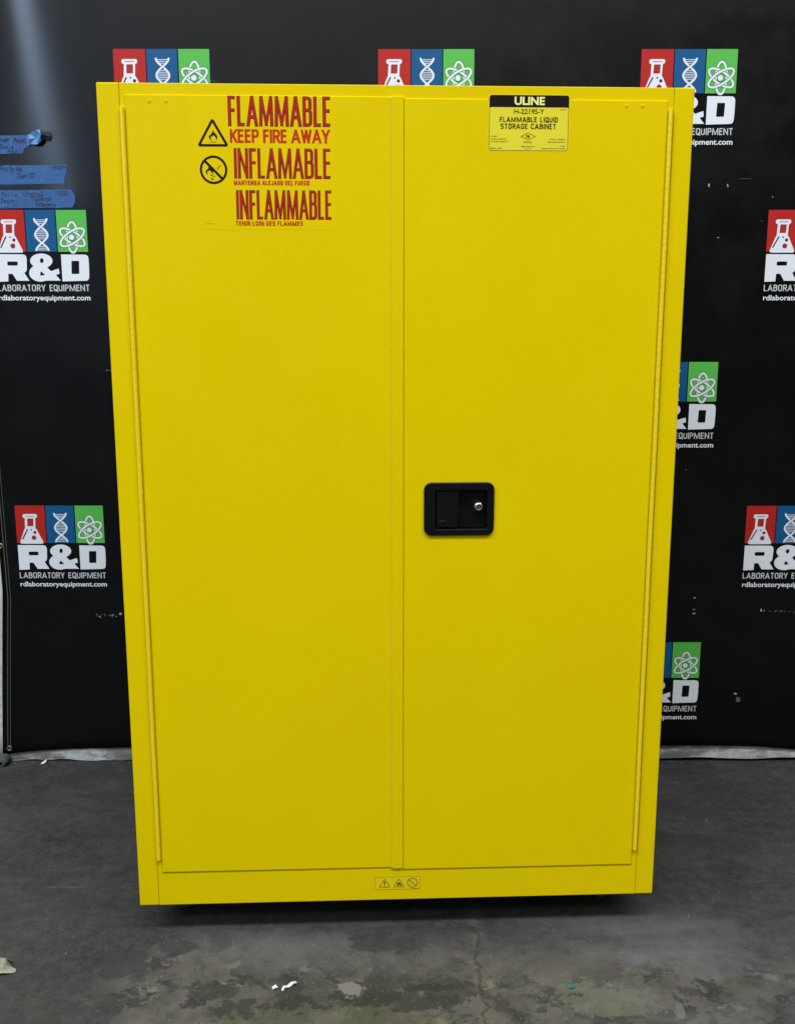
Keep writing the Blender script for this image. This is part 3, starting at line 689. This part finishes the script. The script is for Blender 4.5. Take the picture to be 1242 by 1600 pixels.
# ------------------------------------------------------------------ the cabinet
cab = empty('storage_cabinet', 'tall yellow two-door safety cabinet for flammable liquids with black paddle latch', 'cabinet', (0, 0, 0), YAW)
HW = 0.546; ZT = H0+1.6349; D = 0.457
def Z(z): return z+H0
box('cabinet_body', -HW+.001, HW-.001, 0.034, D, H0+.001, ZT-.001, 'yellow', cab, 0.0025)
box('front_post', -HW, -0.5052, -0.0006, 0.036, H0, ZT, 'yellow', cab, 0.0026, 3)
box('front_post', 0.5085, HW, -0.0006, 0.036, H0, ZT, 'yellow', cab, 0.0026, 3)
box('top_rail', -0.5048, 0.5081, -0.0004, 0.035, Z(1.575), ZT-.0004, 'yellow', cab, 0.0012)
box('bottom_rail', -0.5048, 0.5081, -0.0004, 0.035, H0+.0003, Z(0.11), 'yellow', cab, 0.0012)
def door(x0, x1, z0, z1, hole=None, notch=None, name='door', label=None):
    """chamfered sheet-steel door; hole = (x0,x1,z0,z1); the hinge side is cut back by notch between z=.105 and 1.593"""
    xs = sorted({x0, x1, *(hole[:2] if hole else ())}); zs = sorted({z0, z1, *(hole[2:] if hole else ())})
    b = 0.0012; y0, y1 = -0.0030, 0.001
    bm = bmesh.new(); cache = {}
    def vtx(x, y, z):
        k = (round(x, 6), round(y, 6), round(z, 6))
        if k not in cache: cache[k] = bm.verts.new((x, y, z))
        return cache[k]
    def ins(x, z):
        return (x+b if x == x0 else x-b if x == x1 else x, z+b if z == z0 else z-b if z == z1 else z)
    for i in range(len(xs)-1):
        for j in range(len(zs)-1):
            if hole and (xs[i], xs[i+1], zs[j], zs[j+1]) == tuple(hole): continue
            c_ = [ins(xs[i], zs[j]), ins(xs[i+1], zs[j]), ins(xs[i+1], zs[j+1]), ins(xs[i], zs[j+1])]
            bm.faces.new([vtx(x, y0, z) for x, z in c_])
    def side(P):
        for (a, c2) in zip(P, P[1:]+P[:1]):
            ia, ic = ins(*a), ins(*c2)
            bm.faces.new([vtx(ia[0], y0, ia[1]), vtx(ic[0], y0, ic[1]), vtx(c2[0], y0+b, c2[1]), vtx(a[0], y0+b, a[1])])
            bm.faces.new([vtx(a[0], y0+b, a[1]), vtx(c2[0], y0+b, c2[1]), vtx(c2[0], y1, c2[1]), vtx(a[0], y1, a[1])])
    per = [(x, z0) for x in xs]+[(x1, z) for z in zs[1:]]+[(x, z1) for x in reversed(xs[:-1])]+[(x0, z) for z in reversed(zs[1:-1])]
    side(per)
    if hole:
        a, c2, d_, e_ = hole
        for p, q_ in (((a, d_), (c2, d_)), ((c2, d_), (c2, e_)), ((c2, e_), (a, e_)), ((a, e_), (a, d_))):
            bm.faces.new([vtx(p[0], y0, p[1]), vtx(q_[0], y0, q_[1]), vtx(q_[0], 0.03, q_[1]), vtx(p[0], 0.03, p[1])])
    bmesh.ops.recalc_face_normals(bm, faces=bm.faces[:])
    me = bpy.data.meshes.new(name); bm.to_mesh(me); bm.free()
    return link(name, me, 'yellow', cab)
dl = door(-0.4950, -0.0120, Z(0.0768), Z(1.6140)); dl.name = 'door'
HO = (0.062, 0.175, Z(0.806), Z(0.890))
dr = door(0.0092, 0.4965, Z(0.0715), Z(1.6115), HO); dr.name = 'door'
# overlap strip in the middle (a folded steel channel with rounded foot)
F0 = rrect(-0.0155, 0.0088, Z(0.0735), Z(1.6150), 0.004, 3); F1 = rrect(-0.0136, 0.0080, Z(0.0750), Z(1.6135), 0.003, 3)
loft('overlap_strip', [(F0, 0.0), (F0, -0.0034), (F1, -0.0045)], 'yellow', cab)
# added bead on the strip's left edge, its highlight put into lighter paint
box('strip_highlight_bead', -0.01635, -0.0148, -0.0050, -0.0031, Z(0.0765), Z(1.6130), 'hinge', cab, 0.0006, 2)
# rivets
def rivet(parent, x, z):
    P = [(0.0036, 0.0), (0.0032, -0.0006), (0.0022, -0.0010), (0.0013, -0.0009), (0.0010, -0.0003), (0.0002, -0.0003)]
    loft('rivet', [(circ(x, z, r, n=16), -0.0029+y) for r, y in P], 'yellow', parent)
for x, z, d_ in ((-0.4513, 1.6065-.004, dl), (-0.4214, 1.6067-.004, dl), (0.4192, 1.6071-.006, dr), (0.449, 1.6074-.006, dr)):
    rivet(d_, x, Z(z))
# piano hinges: knuckle by knuckle round the pin
def hinge(x, z0, z1, flip):
    h_ = empty('hinge', '', ''); del h_['label']; del h_['category']; h_.parent = cab
    # dark recess the hinge sits in
    box('hinge_leaf', x-0.0055, x+0.0055, -0.0009, 0.004, z0, z1+0.003, 'yellow', h_, 0.0002, 1)
    loft('hinge_pin', [(circ(x, 0, .1, n=4), 0)], 'hinge', h_) if False else box('hinge_pin', x-.0030, x+.0030, -0.0072, -0.0018, z0+.0005, z1-.0005, 'hinge', h_)
    n = int(round((z1-z0)/0.0127)); p = (z1-z0)/n; R_ = 0.0043
    V = []; Fc = []; q = 14; prof = [(R_, 0.00013), (R_, p-0.00013), (R_, 0.00013), (R_, p-0.00013)]
    for r, zz in prof:
        for k in range(q):
            a = 2*math.pi*k/q; V.append((r*math.cos(a), r*math.sin(a), zz))
    for k in range(q):
        j = (k+1) % q; Fc.append((k, j, q+j, q+k))
    Fc.append(tuple(2*q+k for k in reversed(range(q)))); Fc.append(tuple(3*q+k for k in range(q)))
    me = bpy.data.meshes.new('hinge_knuckle'); me.from_pydata(V, [], Fc); me.materials.append(M['hinge'])
    for pl in me.polygons[:q]: pl.use_smooth = True
    rh = random.Random(int(x*1000))
    for k in range(n):
        o = bpy.data.objects.new('hinge_knuckle', me); COL.objects.link(o); o.parent = h_
        o.location = (x+(0.00010 if k % 2 else -0.00010)+rh.gauss(0, .00004)+0.00025*math.sin(k*0.21), -0.0042, z0+k*p)
        o.rotation_euler = (rh.gauss(0, .001), rh.gauss(0, .0015), rh.uniform(0, 6))
hinge(-0.5008, Z(0.1066), Z(1.5915), 1)
hinge(0.5020, Z(0.1061), Z(1.5950), -1)
# latch
lx0, lx1, lz0, lz1 = 0.0489, 0.1875, Z(0.7952), Z(0.9012)
px0, px1, pz0, pz1 = 0.0715, 0.1735, Z(0.8075), Z(0.8855)
lat = loft('latch_housing', [
    (rrect(lx0, lx1, lz0, lz1, .0145), -0.0045), (rrect(lx0, lx1, lz0, lz1, .0145), -0.0070),
    (rrect(lx0+.0014, lx1-.0014, lz0+.0014, lz1-.0014, .0132), -0.0082),
    (rrect(px0-.0012, px1+.0012, pz0-.0012, pz1+.0012, .005), -0.0086),
    (rrect(px0-.0003, px1+.0003, pz0-.0003, pz1+.0003, .0045), -0.0082), (rrect(px0, px1, pz0, pz1, .004), -0.0074), (rrect(px0+.001, px1-.001, pz0+.001, pz1-.001, .003), 0.012)], 'black_plastic', cab)
pad = loft('latch_paddle', [(rrect(px0+.0020, px0+.0455, pz0+.003, pz1-.0012, .0035), .010), (rrect(px0+.0020, px0+.0455, pz0+.003, pz1-.0012, .0035), -.0052),
    (rrect(px0+.0032, px0+.0443, pz0+.0042, pz1-.0024, .0025), -.0062)], 'black_plastic', lat)
# embossed arrow on the paddle, its highlights painted as flat grey shapes
F = Flat(-0.0066)
ax, az = px0+.0075, pz0+.0165
F.strip([(ax+.0095, az+.001), (ax+.004, az), (ax+.0015, az-.0005)], .0009, 'dark_steel'); F.poly([(ax, az-.0005), (ax+.004, az+.0018), (ax+.0035, az-.0024)], 'dark_steel', 1)
F.poly([(ax+.0085, az-.001), (ax+.013, az+.0004), (ax+.013, az+.0020), (ax+.009, az+.0014)], 'dark_steel', 1)
F.build('arrow_mark', lat)
# finger ledge at upper right, lower ledge
def prism(name, P, y0, y1, mt, parent, b=.0006):
    bm = bmesh.new(); f = bm.faces.new([bm.verts.new((x, y0, z)) for x, z in P])
    r = bmesh.ops.extrude_face_region(bm, geom=[f]); vs = [g for g in r['geom'] if isinstance(g, bmesh.types.BMVert)]
    for v in vs: v.co.y = y1
    bmesh.ops.recalc_face_normals(bm, faces=bm.faces[:])
    bmesh.ops.bevel(bm, geom=bm.edges[:], offset=b, segments=2, affect='EDGES')
    me = bpy.data.meshes.new(name); bm.to_mesh(me); bm.free(); return link(name, me, mt, parent)
ux = px0+.052
prism('upper_ledge', [(ux, pz1-.0035), (px1-.003, pz1-.0035), (px1-.003, pz1-.0145), (ux+.0075, pz1-.0145), (ux, pz1-.0065)], .012, .0005, 'black_plastic', lat)
prism('lower_ledge', [(ux-.003, pz0+.002), (px1-.003, pz0+.002), (px1-.003, pz0+.0110), (px1-.007, pz0+.0075), (ux-.003, pz0+.0068)], .012, .001, 'black_plastic', lat)
kx, kz = 0.1575, Z(0.8515)
loft('lock_cylinder', [(circ(kx, kz, .0080, n=28), .012), (circ(kx, kz, .0083, n=28), -.0020), (circ(kx, kz, .0078, n=28), -.0032), (circ(kx, kz, .0068, n=28), -.0041), (circ(kx, kz, .0056, n=28), -.0045), (circ(kx, kz, .0052, n=28), -.0020)], 'steel', lat)
loft('lock_plug', [(circ(kx, kz-.0003, .0052, n=24), .004), (circ(kx, kz-.0003, .0052, n=24), -.0026), (circ(kx, kz-.0003, .0046, n=24), -.0031)], 'dark_steel', lat)
F = Flat(-.00325); F.poly(rrect(kx-.0007, kx+.0007, kz-.0034, kz+.0026, .0006, 3), 'void'); F.poly([(kx-.001, kz-.002), (kx+.0022, kz-.0014), (kx+.0022, kz-.0004), (kx-.001, kz-.0010)], 'steel', 3); F.build('keyhole_and_glint', lat)  # keyhole slot, with its highlight painted as a small bright sliver
# levelling feet, set back under the body
for fx, fy in ((-0.47, 0.13), (0.47, 0.13), (-0.47, D-.06), (0.47, D-.06)):
    bm = bmesh.new()
    bmesh.ops.create_cone(bm, cap_ends=True, segments=20, radius1=.021, radius2=.017, depth=.014, matrix=Matrix.Translation((fx, fy, .007)))
    bmesh.ops.create_cone(bm, cap_ends=True, segments=16, radius1=.007, radius2=.007, depth=H0-.012, matrix=Matrix.Translation((fx, fy, .013+(H0-.012)/2)))
    me = bpy.data.meshes.new('levelling_foot'); bm.to_mesh(me); bm.free(); link('levelling_foot', me, 'dark_steel', cab)

# ------------------------------------------------------------------ labels
YD = -0.0030
# warning label on the left door
wlb = Flat(YD-.00015); wlb.poly(rrect(-0.3820, -0.1160, Z(1.3790), Z(1.6160-.006), .003, 3), 'film'); wl_ = wlb.build('warning_label', cab)
def big(word, x0, x1, z0, z1, t, drop=0.0):
    F = Flat(YD-.00025)
    signage(F, word, x0, x1, Z(z0), Z(z1), t, 'maroon_print', 0, gap=.62, grow=.0012, drop=drop, space=1)
    signage(F, word, x0, x1, Z(z0), Z(z1), t, 'red_print', 10, gap=.62, grow=-.0010, drop=drop, space=1)
    F.build('headline', wl_)
big('FLAMMABLE', -0.3105, -0.1250, 1.5610, 1.6125, .0050)
big('INFLAMABLE', -0.3020, -0.1260, 1.4700, 1.5220, .0043)
big('INFLAMMABLE', -0.3000, -0.1250, 1.3975, 1.4485, .0040)
F = Flat(YD-.00025)
signage(F, 'KEEP FIRE AWAY', -0.3085, -0.1270, Z(1.5318), Z(1.5557), .0043, 'orange_print', 0, gap=.20, round_=.45, space=.6)
F.build('warning_text', wl_)
F = Flat(YD-.00025)
signage(F, 'MANTENGA ALEJADO DEL FUEGO', -0.3040, -0.1655, Z(1.4578), Z(1.4662), .0020, 'orange_print', 0, gap=.45, space=.6)
F.build('warning_text', wl_)
F = Flat(YD-.00025)
signage(F, 'TENIR LOIN DES FLAMMES', -0.3025, -0.1785, Z(1.3855), Z(1.3942), .0020, 'orange_print', 0, gap=.45, space=.6)
F.build('warning_text', wl_)
F = Flat(YD-.00025)
F.text('45ST0045', -0.3560, -0.3420, Z(1.3882), Z(1.3896), 'soft_black_print', 0, off=.01)
F.build('warning_text', wl_)
# flame triangle
def flame(F, cx, cz, s, mt, ly=0):
    P = [(-.02, .50), (.10, .30), (.16, .18), (.22, .26), (.30, .02), (.36, .06), (.42, -.18), (.36, -.36), (.26, -.46), (.30, -.28), (.22, -.16), (.14, -.06), (.06, .04), (-.02, -.10), (-.08, -.02), (-.14, -.14), (-.20, -.10), (-.24, -.26), (-.18, -.38), (-.12, -.46), (-.28, -.40), (-.38, -.24), (-.40, -.06), (-.30, .06), (-.26, -.02), (-.20, .12), (-.14, .22), (-.08, .14), (-.06, .32)]
    F.poly([(cx+x*s, cz+z*s) for x, z in P], mt, ly)
F = Flat(YD-.00025)
F.strip(rounded([(-0.3395, Z(1.5712)), (-0.3140, Z(1.5272)), (-0.3650, Z(1.5272))], .0028, True), .0045, 'black_print', 0, True)
flame(F, -0.3390, Z(1.5445), .0190, 'black_print', 2)
F.strip([(-0.3450, Z(1.5328)), (-0.3335, Z(1.5328))], .0012, 'soft_black_print', 2)
F.build('flame_triangle', wl_)
F = Flat(YD-.00025); ccx, ccz = -0.3400, Z(1.4845)
flame(F, ccx-.008, ccz-.001, .017, 'black_print', 1)
F.strip([(ccx-.006, ccz-.009), (ccx+.000, ccz-.011), (ccx+.002, ccz-.013)], .0014, 'black_print', 2); F.poly(circ(ccx-.003, ccz-.0160, .0018, n=12), 'black_print', 2)
F.strip([(ccx+.006, ccz+.001), (ccx+.013, ccz+.008)], .0016, 'soft_black_print', 2)
F.strip(circ(ccx, ccz, .0230, n=44), .0042, 'black_print', 4, True)
F.strip([(ccx-.0165, ccz+.0165), (ccx+.0165, ccz-.0165)], .0046, 'black_print', 5)
F.build('no_flame_symbol', wl_)
# product label on the right door
LX, LX1, LZ, LZ1 = 0.1655, 0.3125, Z(1.5210), Z(1.6185)
F = Flat(YD-.00015); F.poly(rrect(LX-.0015, LX1+.0015, LZ-.0015, LZ1+.0012, .004, 4), 'label_yellow'); pl_ = F.build('product_label', cab)
F = Flat(YD-.00025)
F.strip(rrect(LX+.0005, LX1-.0005, LZ+.0005, LZ1-.0005, .0045, 6), .0011, 'soft_black_print', 0, True)
zb = Z(1.5975)
hd = [(LX, zb-.003)]+[(x, z) for x, z in rrect(LX, LX1, zb-.02, LZ1, .0045, 6) if z > zb][::-1][::-1]
top = rrect(LX, LX1, zb-.02, LZ1, .0045, 6)
up = [p for p in top if p[1] > zb]
low_ = [(LX, zb-.003), (LX+.0012, zb-.0008), (LX+.004, zb), (LX1-.004, zb), (LX1-.0012, zb-.0008), (LX1, zb-.003)]
F.poly(up+low_, 'black_print', 2); F.build('label_header', pl_)
F = Flat(YD-.0003)
def lab(body, x0, x1, y0, y1, mt='black_print', off=.015):      # traced on the enlarged photo: 185..1075 wide, 150..770 high
    X_ = lambda v: LX+(v-178)/(1075-178)*(LX1-LX); Z_ = lambda v: LZ1-(v-150)/(768-150)*(LZ1-LZ)
    F.text(body, X_(x0), X_(x1), Z_(y1), Z_(y0), mt, 4, off=off)
lab('ULINE', 460, 800, 168, 260, 'header_text', .035)
lab('H-2219S-Y', 457, 797, 303, 358, off=.012)
def lab2(body, x0, x1, y0, y1, t):
    X_ = lambda v: LX+(v-178)/(1075-178)*(LX1-LX); Z_ = lambda v: LZ1-(v-150)/(768-150)*(LZ1-LZ)
    signage(F, body, X_(x0), X_(x1), Z_(y1), Z_(y0), t, 'black_print', 0, gap=.8, round_=.6, space=.8)
lab2('FLAMMABLE LIQUID', 297, 953, 390, 448, .00165)
lab2('STORAGE CABINET', 308, 934, 464, 524, .00165)
sb = 'soft_black_print'
for a in (('S/T5007', 198, 272, 600, 613), ('45 GAL. CAPACITY', 198, 382, 628, 643), ('170 LITER CAPACITY', 198, 396, 657, 672), ('Made in USA', 198, 325, 729, 746),
          ('N.F.P.A. CODE 30', 866, 1040, 628, 643), ('OSHA REGULATIONS', 843, 1042, 659, 674), ('ULINE', 990, 1038, 703, 717), ('Pleasant Prairie, WI 53158', 775, 1040, 730, 748),
          ('APPROVED', 570, 664, 659, 679), ('1-800-295-5510', 537, 700, 710, 725), ('uline.com', 577, 660, 736, 746), ('45ST0099', 970, 1045, 303, 313)): lab(*a, sb, .01)
lab('FM', 598, 640, 588, 624, sb, .03)
X_ = lambda v: LX+(v-178)/(1075-178)*(LX1-LX); Z_ = lambda v: LZ1-(v-150)/(768-150)*(LZ1-LZ)
F.strip([(X_(620), Z_(567)), (X_(700), Z_(605)), (X_(620), Z_(644)), (X_(540), Z_(605))], .0009, sb, 3, True)
F.build('label_text', pl_)
# hazard pictogram label on the bottom rail
YB = -0.0004; zc = Z(0.0382)
F = Flat(YB-.00015); F.poly(rrect(-0.0510, 0.0465, zc-.0150, zc+.0155, .003, 4), 'lower_label'); hl = F.build('pictogram_label', cab)
F = Flat(YB-.00025)
F.strip(rrect(-0.0500, 0.0455, zc-.0140, zc+.0145, .003, 4), .0007, 'olive_print', 0, True)
for cx in (-.0300, .0000):
    F.strip(rounded([(cx, zc+.0105), (cx+.0115, zc-.0085), (cx-.0115, zc-.0085)], .002, True), .0015, 'olive_print', 1, True)
F.strip([(-.030, zc+.0050), (-.030, zc-.0030)], .0024, 'black_print', 3); F.poly(circ(-.030, zc-.0058, .0012, n=10), 'black_print', 3)
flame(F, .0005, zc-.0020, .0125, 'black_print', 3); F.strip([(-.005, zc+.002), (.002, zc-.005), (.0055, zc-.0035)], .0016, 'olive_print', 4)
F.strip(circ(.0290, zc+.0005, .0105, n=30), .0017, 'olive_print', 1, True); F.strip([(.0216, zc+.0079), (.0364, zc-.0069)], .0017, 'olive_print', 2)
F.strip([(.0235, zc-.0050), (.0265, zc-.0035), (.0285, zc-.0055)], .0010, 'olive_print', 3)
F.strip([(.0275, zc-.0125), (.0430, zc-.0125)], .0010, 'olive_print', 3)
F.build('pictograms', hl)
